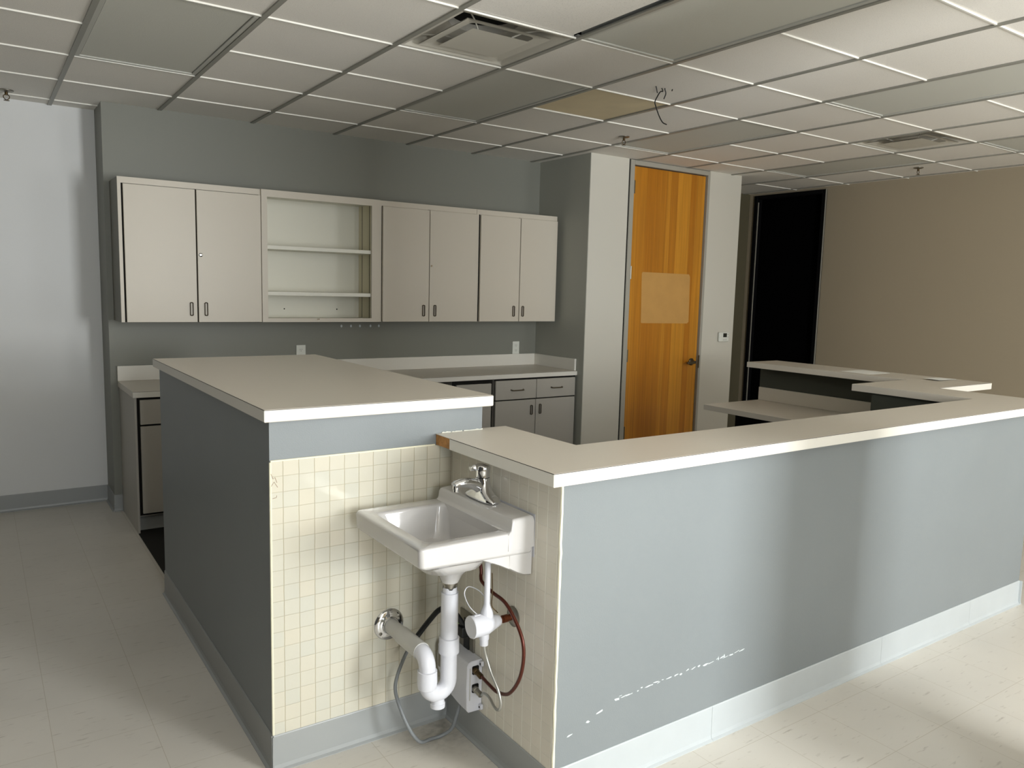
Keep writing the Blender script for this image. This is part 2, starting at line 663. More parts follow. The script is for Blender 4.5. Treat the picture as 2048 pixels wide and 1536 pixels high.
bm = bmesh.new()
base_run(bm, (X0, YW, 0), (-0.351, YW, 0), (0, -1, 0))
structm('baseboard_left', bm, BASED, 'grey vinyl cove base along the white wall')
bm = bmesh.new()
base_run(bm, (-0.35, YW - .004, 0), (-0.35, YB - .004, 0), (-1, 0, 0))
base_run(bm, (-0.354, YB, 0), (-0.302, YB, 0), (0, -1, 0))
structm('baseboard_back', bm, BASED, 'grey vinyl cove base round the end of the grey wall')
bm = bmesh.new()
base_run(bm, (X1, Y0, 0), (X1, 2.066, 0), (-1, 0, 0))
structm('baseboard_right', bm, BASED)
bm = bmesh.new()
base_run(bm, (3.15, YD, 0), (3.57, YD, 0), (0, -1, 0))
base_run(bm, (4.585, YD, 0), (5.02, YD, 0), (0, -1, 0))
structm('baseboard_door_wall', bm, BASED)

# ------------------------------------------------------------------ ceiling
FIX = [(-1, 1), (2, -2), (2, 1), (5, 1), (5, -2), (8, 1), (8, -2)]
DIFS = [(1, 0), (7, 0)]
holes = set()
for i, j in FIX:
    holes.add((i, j)); holes.add((i, j + 1))
for d in DIFS:
    holes.add(d)
holes.add((3, 1))          # stained tile
holes.add((1, -1))         # tile lying askew
bm = bmesh.new()
ia, ib = -9, 11
ja, jb = -9, 6
for i in range(ia, ib):
    for j in range(ja, jb):
        if (i, j) in holes:
            continue
        x0, x1 = max(i * G, X0), min((i + 1) * G, X1)
        y0, y1 = max(j * G, Y0), min((j + 1) * G, 3.35)
        if x1 <= x0 or y1 <= y0:
            continue
        add_box(bm, x0, x1, y0, y1, H, H + .016)
structm('ceiling', bm, CEIL, 'suspended ceiling of white mineral tiles')
bm = bmesh.new()
add_box(bm, X0, X1, Y0, 3.35, H + .42, H + .46)
structm('ceiling_slab', bm, DARKROOM)
bm = bmesh.new()
TB = 0.0075
for i in range(ia + 1, ib):
    x = i * G
    ye = YW if x < -0.35 else (YB if x < 3.15 else (YD if x < 5.02 else YH))
    add_box(bm, x - .012, x + .012, Y0, ye, H - TB, H)
structm('ceiling_runner', bm, BAR, 'grey main runners of the suspended ceiling')
bm = bmesh.new()
mid = {(i, j + 1) for i, j in FIX}
for j in range(ja, jb):
    y = j * G
    if y < Y0:
        continue
    for i in range(ia, ib):
        x0, x1 = max(i * G, X0) + .012, min((i + 1) * G, X1) - .012
        if (i, j) in mid or x1 <= x0 or (i == 10 and False):
            continue
        if y > YB and x0 > -0.35: continue
        if YD < y < YB and 3.0 < x0 < 5.0:
            continue
        add_box(bm, x0, x1, y - .004, y + .004, H - TB + .0005, H)
structm('ceiling_cross_tee', bm, TEE, 'white cross tees of the suspended ceiling')

# stained tile and askew tile
bm = bmesh.new()
add_box(bm, 3 * G + .013, 4 * G - .013, G + .009, 2 * G - .009, H + .001, H + .016)
o = obj('ceiling_tile', bm, STAIN)
tag(o, 'yellow-stained ceiling tile beside the light above the island', 'ceiling tile')
bm = bmesh.new()
add_box(bm, G - .01, 2 * G - .038, -G + .009, -.003, H + .002, H + .018)
o = obj('ceiling_tile', bm, CEIL)
tag(o, 'white ceiling tile shifted aside, leaving a black gap behind the near air diffuser', 'ceiling tile')

FLAB = ['flat grey troffer light at the upper left of the ceiling',
        'large grey troffer light at the top of the photo, beside the askew tile',
        'grey troffer light between the near air diffuser and the stained tile',
        'troffer light in front of the wooden door, brown-tinted lens',
        'long grey troffer light at the right, second from the camera on that side',
        'darkest troffer light, over the hall end by the black doorway',
        'troffer light at the far right edge, next to the far air diffuser']


def fixture(i, j, label):
    x0, x1, y0, y1 = i * G + .012, (i + 1) * G - .012, j * G + .0075, (j + 2) * G - .0075
    t = thing('ceiling_light', label, 'ceiling light', ((x0 + x1) / 2, (y0 + y1) / 2, H), 'recessed fluorescent lights')
    bm = bmesh.new()
    w = .022
    for d in ((x0, x1, y0, y0 + w), (x0, x1, y1 - w, y1), (x0, x0 + w, y0 + w, y1 - w), (x1 - w, x1, y0 + w, y1 - w)):
        add_box(bm, *d, H - .004, H + .02, .002)
    add_box(bm, x0 + .001, x1 - .001, y0 + .001, y1 - .001, H + .021, H + .09)
    obj('frame', bm, FRAMEM, t)
    bm = bmesh.new()
    add_box(bm, x0 + w + .003, x1 - w - .003, y0 + w + .003, y1 - w - .003, H + .002, H + .006)
    obj('lens', bm, LENS, t)
    return t


for (i, j), lb in zip(FIX, FLAB):
    fixture(i, j, lb)


def diffuser(i, j, label):
    cx, cy = (i + .5) * G, (j + .5) * G
    a = G / 2 - .012
    t = thing('air_diffuser', label, 'air vent', (cx, cy, H), 'square ceiling air diffusers')

    def sq(h, z, r=0.0, n=6):
        pts = []
        for k, (sx, sy) in enumerate(((1, 1), (-1, 1), (-1, -1), (1, -1))):
            for q in range(n):
                an = pi / 2 * k + pi / 2 * q / (n - 1)
                pts.append((cx + sx * (h - r) + r * cos(an), cy + sy * (h - r) + r * sin(an), z))
        return pts
    # shell rising from the square border to a round neck
    bm = bmesh.new()
    rings = [sq(a, H - .001, .001), sq(a - .022, H - .001, .004), sq(a - .045, H + .03, .04), sq(a - .08, H + .062, .13), sq(.165, H + .085, .164), sq(.160, H + .12, .159)]
    add_loft(bm, rings, False)
    rings = [sq(a, H + .001, .001), sq(a, H + .05, .001), sq(.17, H + .13, .169)]
    add_loft(bm, rings, False)
    obj('shell', bm, DIFF, t, True, 50)
    bm = bmesh.new()
    add_lathe(bm, (cx, cy, H + .13), (0, 0, 1), [(-.012, .158), (.12, .158), (.125, .02)])
    obj('duct_neck', bm, DUCT, t, True)

    # middle and inner louvre cones
    def cone(a0, z0, a1, z1, name):
        b2 = bmesh.new()
        add_loft(b2, [sq(a0, z0, .003), sq(a0 - .004, z0 + .0015, .003), sq(a1 - .003, z1 - .002, .03), sq(a1, z1, .03), sq(a0 + .001, z0 + .003, .003)], False)
        return obj(name, b2, DIFF, t, True, 50)
    cone(.222, H - .004, .172, H + .008, 'louvre')
    b2 = bmesh.new()
    add_loft(b2, [sq(.152, H - .012, .003), sq(.149, H - .0105, .003), sq(.105, H + .004, .05), sq(.06, H + .013, .059), sq(.056, H + .008, .055), sq(.012, H + .008, .0119)], True)
    add_lathe(b2, (cx, cy, H + .0), (0, 0, 1), [(.003, .010), (.007, .013), (.010, .013)])
    obj('centre_pan', b2, DIFF, t, True, 50)
    b2 = bmesh.new()
    for sx, sy in ((1, 1), (-1, 1), (-1, -1), (1, -1)):
        b2 = bmesh.new()
        add_tube(b2, [(cx + sx * .09, cy + sy * .09, H + .01), (cx + sx * .13, cy + sy * .13, H + .03), (cx + sx * .22, cy + sy * .22, H + .04)], .0035, 8)
        obj('bracket', b2, DIFF, t, True)
    return t


diffuser(1, 0, 'large near air diffuser at the top of the photo, with two nested cones')
diffuser(7, 0, 'distant air diffuser on the right side of the ceiling')


def sprinkler(x, y, label):
    t = thing('fire_sprinkler', label, 'sprinkler', (x, y, H), 'pendant sprinkler heads')
    bm = bmesh.new()
    add_lathe(bm, (x, y, H - .001), (0, 0, -1), [(0, .04), (.004, .04), (.009, .03), (.012, .014)])
    obj('escutcheon', bm, STEEL, t, True)
    bm = bmesh.new()
    add_tube(bm, [(x, y, H - .01), (x, y, H - .03)], .009, 12)
    for s in (-1, 1):
        add_tube(bm, spline([(x + s * .006, y, H - .026), (x + s * .016, y, H - .036), (x + s * .012, y, H - .05), (x, y, H - .058)], 4), .0025, 8)
    add_lathe(bm, (x, y, H - .058), (0, 0, -1), [(0, .008), (.002, .016), (.004, .016)])
    obj('head', bm, BRASS, t, True)
    return t


sprinkler(-0.856, 2.962, 'sprinkler head at the far left above the white wall')
sprinkler(2.896, 1.528, 'sprinkler head in front of the wooden door')
sprinkler(5.676, 0.852, 'sprinkler head near the taupe wall at the right')

# loose cables hanging through the ceiling
wl = [([(2.072, .37, H), (2.077, .37, 2.691), (2.086, .37, 2.665)], 'shortest leftmost black cable stub hanging from the ceiling tile', .003),
      ([(2.141, .37, H), (2.143, .37, 2.69), (2.150, .37, 2.672), (2.137, .37, 2.642)], 'bent middle cable stub of the cables hanging from the ceiling', .003),
      ([(2.190, .36, H), (2.186, .36, 2.690)], 'tiny right-hand cable stub poking out of the ceiling tile', .003),
      ([(2.128, .38, H), (2.126, .37, 2.681), (2.108, .37, 2.676), (2.085, .37, 2.645), (2.070, .37, 2.615), (2.080, .37, 2.590), (2.105, .37, 2.548), (2.135, .37, 2.516), (2.167, .37, 2.508)], 'long curved black cable hanging down from the ceiling', .0032)]
for pts, lb, r_ in wl:
    bm = bmesh.new()
    add_tube(bm, spline(pts, 6), r_, 8)
    tag(obj('hanging_cable', bm, BLACK, None, True), lb, 'cable', 'loose cables hanging from the ceiling')

# ------------------------------------------------------------------ wooden door
t = bpy.data.objects.new('door_1', None)
COL.objects.link(t)
t.location = (4.08, YD, 0)
tag(t, 'tall honey-brown wooden door with a pale square patch', None, None, 'structure')
bm = bmesh.new()
add_box(bm, 3.585, 3.632, YD - .012, YD + .1, 0, 2.695, .003)
add_box(bm, 4.545, 4.575, YD - .012, YD + .1, 0, 2.695, .003)
add_box(bm, 3.632, 4.545, YD - .012, YD + .1, 2.655, 2.695, .003)
obj('door_frame', bm, FRAMED, t, True)
bm = bmesh.new()
add_box(bm, 3.576, 3.585, YD - .001, YD + .05, 0, 2.699)
obj('shadow_gap', bm, GAP, t)
bm = bmesh.new()
add_box(bm, 3.637, 4.538, YD + .012, YD + .056, 0.012, 2.648, .002)
leaf = obj('door_leaf', bm, WOOD, t, True)
bm = bmesh.new()
add_prism(bm, [(-.285, -.22), (-.275, -.225), (.3, -.23), (.32, -.215), (.31, .20), (.295, .222), (-.29, .225), (-.3, .21)], 0, .0006)
bm.transform(Matrix.Translation((4.085, YD + .0115, 1.528)) @ Matrix.Rotation(rad(90), 4, 'X'))
obj('glue_patch', bm, RESID, t)
for hz in (2.47, 1.743, 1.018, 0.33):
    bm = bmesh.new()
    add_tube(bm, [(3.636, YD - .008, hz - .055), (3.636, YD - .008, hz + .055)], .008, 12)
    add_box(bm, 3.632, 3.645, YD - .006, YD + .013, hz - .055, hz + .055, .001)
    obj('hinge', bm, STEEL if hz in (1.743,) else BRONZE, t, True)
bm = bmesh.new()
add_lathe(bm, (4.468, YD + .012, .938), (0, -1, 0), [(0, .034), (.008, .034), (.014, .026), (.03, .015), (.05, .012)])
add_tube(bm, spline([(4.468, YD - .038, .938), (4.455, YD - .05, .938), (4.42, YD - .052, .936), (4.355, YD - .046, .934)], 5), [.013] * 15 + [.009], 12)
obj('door_handle', bm, BRONZE, t, True)
bm = bmesh.new()
add_box(bm, 4.538, 4.5445, YD - .0135, YD - .011, .88, 1.0)
add_box(bm, 4.5455, 4.553, YD - .0135, YD - .011, .88, 1.0)
obj('strike_plate', bm, BRONZE, t)

# thermostat
t = thing('thermostat', 'small white thermostat with a dark screen on the off-white wall', 'thermostat', (4.87, YD, 1.17))
bm = bmesh.new()
add_box(bm, 4.802, 4.942, YD - .026, YD - .001, 1.122, 1.216, .012, 3)
obj('case', bm, PLATE, t, True)
bm = bmesh.new()
add_box(bm, 4.855, 4.905, YD - .028, YD - .0255, 1.166, 1.204)
obj('screen', bm, LCD, t)
for k, (bx, bz) in enumerate(((4.922, 1.192), (4.922, 1.168), (4.86, 1.142), (4.88, 1.142), (4.90, 1.142))):
    bm = bmesh.new()
    add_box(bm, bx - .006, bx + .006, YD - .0285, YD - .0255, bz - .004, bz + .004, .001)
    obj('button', bm, PVCG, t)

# ------------------------------------------------------------------ raised island
isl = thing('half_wall', 'dark-sided raised grey half wall carrying the higher countertop, cream tiles on its near end', 'half wall', (0.04, 0.36, 0))
bm = bmesh.new()
add_box(bm, -.345, .43, -.51, 1.22, 0, 1.15)
obj('body', bm, PAINT, isl)
bm = bmesh.new()
add_box(bm, -.345, .305, -.516, -.5105, .112, 1.0215, .001)
tl = obj('tile_panel', bm, TILEF, isl)
bm = bmesh.new()
add_tube(bm, [(-.343, -.5125, .112), (-.343, -.5125, 1.02)], .0045, 8)
add_tube(bm, [(-.343, -.5125, 1.0225), (.234, -.5125, 1.0225)], .0035, 8)
obj('bullnose_edge', bm, BULL, isl, True)
bm = bmesh.new()
base_run(bm, (-.345, 1.22, 0), (-.345, -.526, 0), (-1, 0, 0), .122)
base_run(bm, (-.351, -.516, 0), (.300, -.516, 0), (0, -1, 0), .122)
base_run(bm, (.43, -.5, 0), (.43, 1.22, 0), (1, 0, 0), .122)
obj('baseboard', bm, BASED, isl)
# chipped tile near the left edge
for k_, pts in enumerate(([(-.343, .985), (-.336, .968), (-.330, .972), (-.324, .955)], [(-.342, .945), (-.333, .958), (-.322, .940)], [(-.338, .905), (-.326, .908), (-.325, .914)])):
    bm = bmesh.new()
    add_tube(bm, [(x, -.5163, z_) for x, z_ in pts], .0009, 5)
    obj('crack', bm, CHIP, isl)
bm.free() if False else None


ct = thing('countertop', 'higher rectangular beige laminate countertop on the raised island', 'countertop', (0.05, 0.36, 1.15))
bm = bmesh.new()
add_box(bm, -.368, .455, -.542, 1.25, 1.1505, 1.19, .0015, 2)
obj('slab', bm, LAM, ct)


def edge_strips(ct, runs, zt, th=0.037):
    """white front edging plus the dark joint line above it; runs = (p0,p1,normal)."""
    b1, b2 = bmesh.new(), bmesh.new()
    for (xa, ya), (xb, yb), (nx, ny) in runs:
        x0, x1 = sorted((xa, xb)); y0, y1 = sorted((ya, yb))
        if ny:
            add_box(b1, x0, x1, y0 - (.0012 if ny < 0 else 0), y1 + (.0012 if ny > 0 else 0), zt - th, zt - .0028)
            add_box(b2, x0, x1, y0 - (.0006 if ny < 0 else 0), y1 + (.0006 if ny > 0 else 0), zt - .0028, zt - .0012)
        else:
            add_box(b1, x0 - (.0012 if nx < 0 else 0), x1 + (.0012 if nx > 0 else 0), y0, y1, zt - th, zt - .0028)
            add_box(b2, x0 - (.0006 if nx < 0 else 0), x1 + (.0006 if nx > 0 else 0), y0, y1, zt - .0028, zt - .0012)
    obj('edge_band', b1, LAMEDGE, ct)
    obj('edge_seam', b2, SEAM, ct)


edge_strips(ct, [((-.368, -.542), (.455, -.542), (0, -1)), ((-.368, -.542), (-.368, 1.25), (-1, 0)), ((.455, -.542), (.455, 1.25), (1, 0))], 1.19)

# ------------------------------------------------------------------ low L-shaped half wall
lw = thing('half_wall', 'long lower grey half wall with scuff marks, facing the camera on the right', 'half wall', (1.8, -1.09, 0))
bm = bmesh.new()
poly = [(.305, -1.15), (3.37, -1.15), (3.37, -.45), (4.12, -.45), (4.12, 1.05), (4.0, 1.05), (4.0, -.33), (3.25, -.33), (3.25, -1.03), (.43, -1.03), (.43, -.512), (.305, -.512)]
add_prism(bm, poly, 0, 1.022)
obj('body', bm, PAINT, lw)
bm = bmesh.new()
add_box(bm, .2992, .3045, -1.149, -.517, .112, 1.02, .001)
obj('tile_panel', bm, TILES, lw)
bm = bmesh.new()
zs = [0.112 + k * .0303 for k in range(31)]
add_tube(bm, [(.3035 + random.uniform(-.001, .001), -1.1505 + random.uniform(-.0008, .0008), z_) for z_ in zs], [random.uniform(.004, .0058) for _ in zs], 8)
obj('bullnose_edge', bm, BULL, lw, True)
bm = bmesh.new()
base_run(bm, (.299, -1.166, 0), (.299, -.516, 0), (-1, 0, 0), .122)
obj('side_baseboard', bm, BASED, lw)
bm = bmesh.new()
for a, b_ in ((.299, 1.0095), (1.0105, 2.0815), (2.0825, 2.8495), (2.8505, 3.372)):
    base_run(bm, (a, -1.15, 0), (b_, -1.15, 0), (0, -1, 0), .127)
obj('baseboard', bm, BASEV, lw)
bm = bmesh.new()
base_run(bm, (3.37, -1.166, 0), (3.37, -.45, 0), (1, 0, 0), .127)
obj('end_baseboard', bm, BASEV, lw)
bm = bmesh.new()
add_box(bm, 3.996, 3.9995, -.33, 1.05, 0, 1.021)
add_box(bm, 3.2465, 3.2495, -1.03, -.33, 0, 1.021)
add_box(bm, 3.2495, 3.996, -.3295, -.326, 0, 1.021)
obj('shade_sheet', bm, SHADED, lw)  # thin sheets added to carry painted shade on the inner wall faces
# chair scuffs on the paint: pale flakes in a rough line
bm = bmesh.new()
SC_P = [(.366, .222, .012, .0035), (.436, .244, .010, .004), (.483, .263, .014, .004), (.555, .284, .012, .005)]
x = .57
while x < 1.16:
    SC_P.append((x, .288 + (x - .57) * .02 + random.uniform(-.004, .004), random.uniform(.004, .016), random.uniform(.0012, .0034)))
    x += random.uniform(.012, .034)
SC_P += [(1.06, .30, .004, .008), (1.03, .299, .003, .007)]
for (sx, sz, sl, sh) in SC_P:
    pts = []
    for k in range(9):
        a_ = 2 * pi * k / 9
        q_ = random.uniform(.6, 1.2)
        pts.append((sl * cos(a_) * q_, sh * sin(a_) * q_))
    b2 = bmesh.new()
    add_prism(b2, pts, 0, .0004)
    b2.transform(Matrix.Translation((sx, -1.1501, sz)) @ Matrix.Rotation(rad(90), 4, 'X') @ Matrix.Rotation(random.uniform(-.2, .3), 4, 'Z'))
    merge(bm, b2)
obj('scuff_marks', bm, MARK, lw)
# plug outlet low on the tiles, behind the trap
ow = thing('electrical_outlet', 'dark metal outlet plate low on the side tiles, under the sink', 'outlet', (.299, -.66, .37))
bm = bmesh.new()
add_box(bm, .2935, .2985, -.702, -.607, .288, .45, .0015, 2)
obj('cover_plate', bm, STEEL, ow, True)
bm = bmesh.new()
add_box(bm, .291, .294, -.672, -.637, .315, .425, .001)
obj('socket', bm, BLACK, ow)

ct = thing('countertop', 'lower beige laminate countertop running from the sink corner round to the right', 'countertop', (1.8, -1.05, 1.022))
bm = bmesh.new()
poly = [(.238, -.544), (.238, -1.195), (3.55, -1.195), (3.55, -.555), (4.2, -.555), (4.19, 1.05), (3.83, 1.05), (3.83, -.21), (3.23, -.21), (3.23, -.9), (.555, -.9), (.547, -.49), (.4575, -.49), (.4575, -.513), (.276, -.513), (.276, -.544)]
poly = [(.238, -.611), (.238, -1.195), (3.55, -1.195), (3.55, -.555), (4.2, -.555), (4.19, 1.05), (3.83, 1.05), (3.83, -.21), (3.23, -.21), (3.23, -.9), (.555, -.9), (.547, -.49), (.434, -.49), (.434, -.5115), (.248, -.5115), (.248, -.611)]
add_prism(bm, poly, 1.0225, 1.060, 0)
add_prism(bm, [(.238, -.5115)] + poly[1:14] + [], 1.060, 1.062, 0)
obj('slab', bm, LAM, ct)
edge_strips(ct, [((.238, -.611), (.238, -1.195), (-1, 0)), ((.238, -1.195), (3.55, -1.195), (0, -1)), ((3.55, -.555), (4.2, -.555), (0, -1))], 1.0625, .039)
b1, b2 = bmesh.new(), bmesh.new()
obj('inner_edge_band', (lambda b_: (add_box(b_, 3.8288, 3.83, -.208, 1.05, 1.023, 1.0597), add_box(b_, 3.2288, 3.23, -.9, -.21, 1.023, 1.0597), b_)[2])(b1), LAM, ct)
b2.free()
bm = bmesh.new()
add_box(bm, .2395, .2475, -.610, -.5118, 1.0235, 1.0595)
obj('bare_wood_end', bm, WOODEND, ct)
for xa, xb, hh in ((.262, .298, .0050), (.302, .345, .0035), (.352, .431, .0045)):
    bm = bmesh.new()
    pts = [(xa, 0), (xb, 0)] + [(xb - (xb - xa) * k / 7, hh * random.uniform(.45, 1.1)) for k in range(8)]
    add_prism(bm, pts, 0, .003)
    bm.transform(Matrix.Translation((0, -.5106, 1.0622)) @ Matrix.Rotation(rad(90), 4, 'X'))
    obj('torn_caulk', bm, CAULK, ct)

# papers
for pts, lb in (([(3.879, .084), (4.126, .071), (4.14, .285), (3.89, .298)], 'white sheet of paper lying on the far counter before the black doorway'),
                ([(3.927, -.363), (4.185, -.345), (4.172, -.248), (3.945, -.252)], 'curled white sheet of paper at the right tip of the counter')):
    bm = bmesh.new()
    add_prism(bm, pts, 1.0628, 1.0638)
    if 'curled' in lb:
        for v in bm.verts:
            if v.co.x < 3.95:
                v.co.z += .008
    tag(obj('paper_sheet', bm, PAPER), lb, 'paper', 'sheets of paper left on the counter')

# desk worktop inside the enclosure
dk = thing('desk_worktop', 'low beige desk worktop with an upstand inside the right-hand counter', 'desk', (3.68, .55, .72))
bm = bmesh.new()
add_box(bm, 3.36, 3.9955, -.1, 1.045, .722, .76, .0015, 2)
obj('top', bm, LAM, dk)
bm = bmesh.new()
add_box(bm, 3.982, 3.9955, .045, 1.045, .7605, .861, .0015, 2)
obj('upstand', bm, LAM, dk)
bm = bmesh.new()
add_box(bm, 3.42, 3.99, .0, .02, .0, .7215)
add_box(bm, 3.62, 3.64, .02, .96, .0, .7215)
obj('support_panel', bm, BLACKFR, dk)

# ------------------------------------------------------------------ wall cabinets
YF = 2.57


def loop_handle(bm, x, y, z0, z1, w=.011, proj=.022, r_=.0045, horiz=False):
    """flat rounded-rectangle pull."""
    if not horiz:
        pts = [(x, y, z0), (x, y - proj, z0 + .004), (x, y - proj, z1 - .004), (x, y, z1)]
    else:
        pts = [(z0, y, x), (z0 + .006, y - proj, x - .004), (z1 - .006, y - proj, x - .004), (z1, y, x)]
    P_ = [Vector(p) for p in pts]
    out = [P_[0]]
    for a, b_, c in zip(P_, P_[1:], P_[2:]):
        d1 = (a - b_).normalized() * min(.008, (a - b_).length * .45)
        d2 = (c - b_).normalized() * .008
        for k in range(5):
            s = k / 4
            out.append((b_ + d1) * (1 - s) ** 2 + b_ * 2 * s * (1 - s) + (b_ + d2) * s * s)
    out.append(P_[3])
    add_tube(bm, out, r_, 8)


def pull(parent, x, y, z0, z1, name='handle'):
    bm = bmesh.new()
    # flat elongated ring standing off the door
    w_, hz, zc_ = .0085, (z1 - z0) / 2, (z0 + z1) / 2
    ring = []
    for sx_, sz_, a0 in ((1, 1, 0), (-1, 1, 90), (-1, -1, 180), (1, -1, 270)):
        for q in range(5):
            a = rad(a0 + 90 * q / 4)
            ring.append((x + sx_ * (w_ - .006) + .006 * cos(a), zc_ + sz_ * (hz - .006) + .006 * sin(a)))
    rings = []
    for (ax, az) in ring:
        n_ = Vector((ax - x, 0, (az - zc_) * .25)).normalized()
        rings.append([Vector((ax, y - .0075, az)) + n_ * .0032 * cos(2 * pi * k / 8) + Vector((0, 1, 0)) * .0065 * sin(2 * pi * k / 8) for k in range(8)])
    rings.append(rings[0])
    add_loft(bm, rings, False)
    bmesh.ops.remove_doubles(bm, verts=bm.verts, dist=1e-6)
    return obj(name, bm, BRONZE, parent, True)


def carcass(name, x0, x1, label, ztop=2.203, zbot=1.303):
    t = thing(name, label, 'cabinet', ((x0 + x1) / 2, YB, zbot), 'wall cabinets in a row')
    return t


def wall_cab(x0, x1, doors, label, knob=None, gap_left=True, side=None):
    t = carcass('wall_cabinet', x0, x1, label)
    bm = bmesh.new()
    add_box(bm, x0 + .0005, x1 - .0005, YF + .004, YB - .002, 1.303, 2.203)
    obj('body', bm, CABSHADE if side else CAB, t)
    # face frame ring
    bm = bmesh.new()
    add_box(bm, x0, x1, YF - .001, YF + .004, 2.165, 2.203)
    add_box(bm, x0, x0 + .02, YF - .001, YF + .004, 1.303, 2.165)
    add_box(bm, x1 - .012, x1, YF - .001, YF + .004, 1.303, 2.165)
    obj('face_frame', bm, CAB, t)
    bm = bmesh.new()
    add_box(bm, x0 + .018, x0 + .03, YF - .0005, YF + .0038, 1.305, 2.164)
    for a, b_ in zip(doors, doors[1:]):
        add_box(bm, a[1] - .004, b_[0] + .004, YF - .0005, YF + .0038, 1.305, 2.164)
    obj('shadow_gap', bm, GAP, t)
    for k, (a, b_, hx) in enumerate(doors):
        bm = bmesh.new()
        add_box(bm, a, b_, YF - .020, YF - .0012, 1.304, 2.160, .0012)
        d = obj('door', bm, CAB, t)
        pull(d, hx, YF - .020, 1.348, 1.432)
        if knob and knob[0] == k:
            b2 = bmesh.new()
            add_lathe(b2, (knob[1], YF - .0205, knob[2]), (0, -1, 0), [(0, knob[3]), (.004, knob[3]), (.006, knob[3] * .8), (.006, .003)])
            obj('lock', b2, CHROME, d, True)
    return t


wall_cab(-.317, .560, [(-.288, .134, .098), (.143, .556, .189)], 'leftmost wall cabinet, two doors and a bright round lock', (1, .162, 1.743, .012), side=True)
wall_cab(1.438, 2.289, [(1.462, 1.853, 1.806), (1.859, 2.283, 1.905)], 'two-door wall cabinet right of the open shelves, with a small lock', (1, 1.872, 1.736, .008))
wall_cab(2.292, 3.105, [(2.322, 2.710, 2.655), (2.717, 3.098, 2.748)], 'rightmost wall cabinet, two doors, against the grey side wall')
# open shelf unit
x0, x1 = .5605, 1.4375
t = carcass('open_shelf_cabinet', x0, x1, 'open wall cabinet with two white shelves, doors missing')
bm = bmesh.new()
add_box(bm, x0, x1, YB - .02, YB - .002, 1.303, 2.203)
add_box(bm, x0, x0 + .019, YF, YB - .02, 1.303, 2.203)
add_box(bm, x1 - .019, x1, YF, YB - .02, 1.303, 2.203)
add_box(bm, x0 + .019, x1 - .019, YF, YB - .02, 1.303, 1.322)
add_box(bm, x0 + .019, x1 - .019, YF, YB - .02, 2.175, 2.203)
obj('body', bm, CABIN, t)
bm = bmesh.new()
add_box(bm, x0, x1, YF - .02, YF - .0005, 2.155, 2.203)
add_box(bm, x0, .600, YF - .02, YF - .0005, 1.303, 2.155)
add_box(bm, 1.372, x1, YF - .02, YF - .0005, 1.303, 2.155)
add_box(bm, .600, 1.372, YF - .02, YF - .0005, 1.303, 1.330)
obj('face_frame', bm, CAB, t)
bm = bmesh.new()
add_box(bm, 1.4095, 1.418, YF + .02, YB - .021, 1.323, 2.174)
obj('side_panel', bm, CABEDGE, t)
bm = bmesh.new()
for yy in (YF + .105, YF + .24):
    add_box(bm, 1.4085, 1.4096, yy, yy + .006, 1.325, 2.172)
for yy, zz in ((YF + .05, 2.10), (YF + .05, 2.07), (YF + .05, 1.42), (YF + .05, 1.39)):
    add_box(bm, 1.4085, 1.4096, yy, yy + .006, zz, zz + .006)
obj('shelf_slot', bm, GAP, t)
for xx in (.82, 1.23):
    bm = bmesh.new()
    add_lathe(bm, (xx, YB - .0205, 1.385), (0, -1, 0), [(0, .005), (.001, .005)], 10)
    obj('screw_hole', bm, GAP, t)
bm = bmesh.new()
add_box(bm, .95, .968, YF - .022, YF - .0195, 1.318, 1.327, .001)
obj('catch', bm, CHROME, t)
for z_ in (1.805, 1.488):
    bm = bmesh.new()
    add_box(bm, .580, 1.4085 if z_ > 1 else 1.4, YF + .002, YB - .022, z_, z_ + .026, .001)
    obj('shelf', bm, CABIN, t)

# five pale marks on the wall below the cabinets
bm = bmesh.new()
for xx in (1.276, 1.355, 1.43, 1.52, 1.592):
    b2 = bmesh.new()
    add_prism(b2, [(.008 * cos(a_ * pi / 4), .011 * sin(a_ * pi / 4)) for a_ in range(8)], 0, .0006)
    b2.transform(Matrix.Translation((xx, YB - .0001, 1.254)) @ Matrix.Rotation(rad(90), 4, 'X'))
    merge(bm, b2)
wm = structm('trim_1', bm, MARK, 'row of five small pale marks on the grey wall')


def outlet(x, z, label):
    t = thing('electrical_outlet', label, 'outlet', (x, YB, z), 'white duplex outlets on the grey wall')
    bm = bmesh.new()
    add_box(bm, x - .036, x + .036, YB - .0065, YB - .0005, z - .058, z + .058, .002, 2)
    obj('cover_plate', bm, PLATE, t, True)
    for dz in (-.022, .022):
        bm = bmesh.new()
        add_lathe(bm, (x, YB - .0066, z + dz), (0, -1, 0), [(0, .016), (.0015, .0155)], 16)
        s = obj('socket', bm, PLATE, t, True)
        b2 = bmesh.new()
        for sx in (-.006, .006):
            add_box(b2, x + sx - .001, x + sx + .001, YB - .0090, YB - .0080, z + dz - .001, z + dz + .007)
        add_lathe(b2, (x, YB - .0080, z + dz - .008), (0, -1, 0), [(0, .0025), (.001, .0025)], 8)
        obj('slot', b2, GAP, s)
    return t


outlet(.950, 1.054, 'white outlet just above the raised island, half hidden by its countertop')
outlet(2.931, 1.050, 'white outlet above the back counter near the corner')

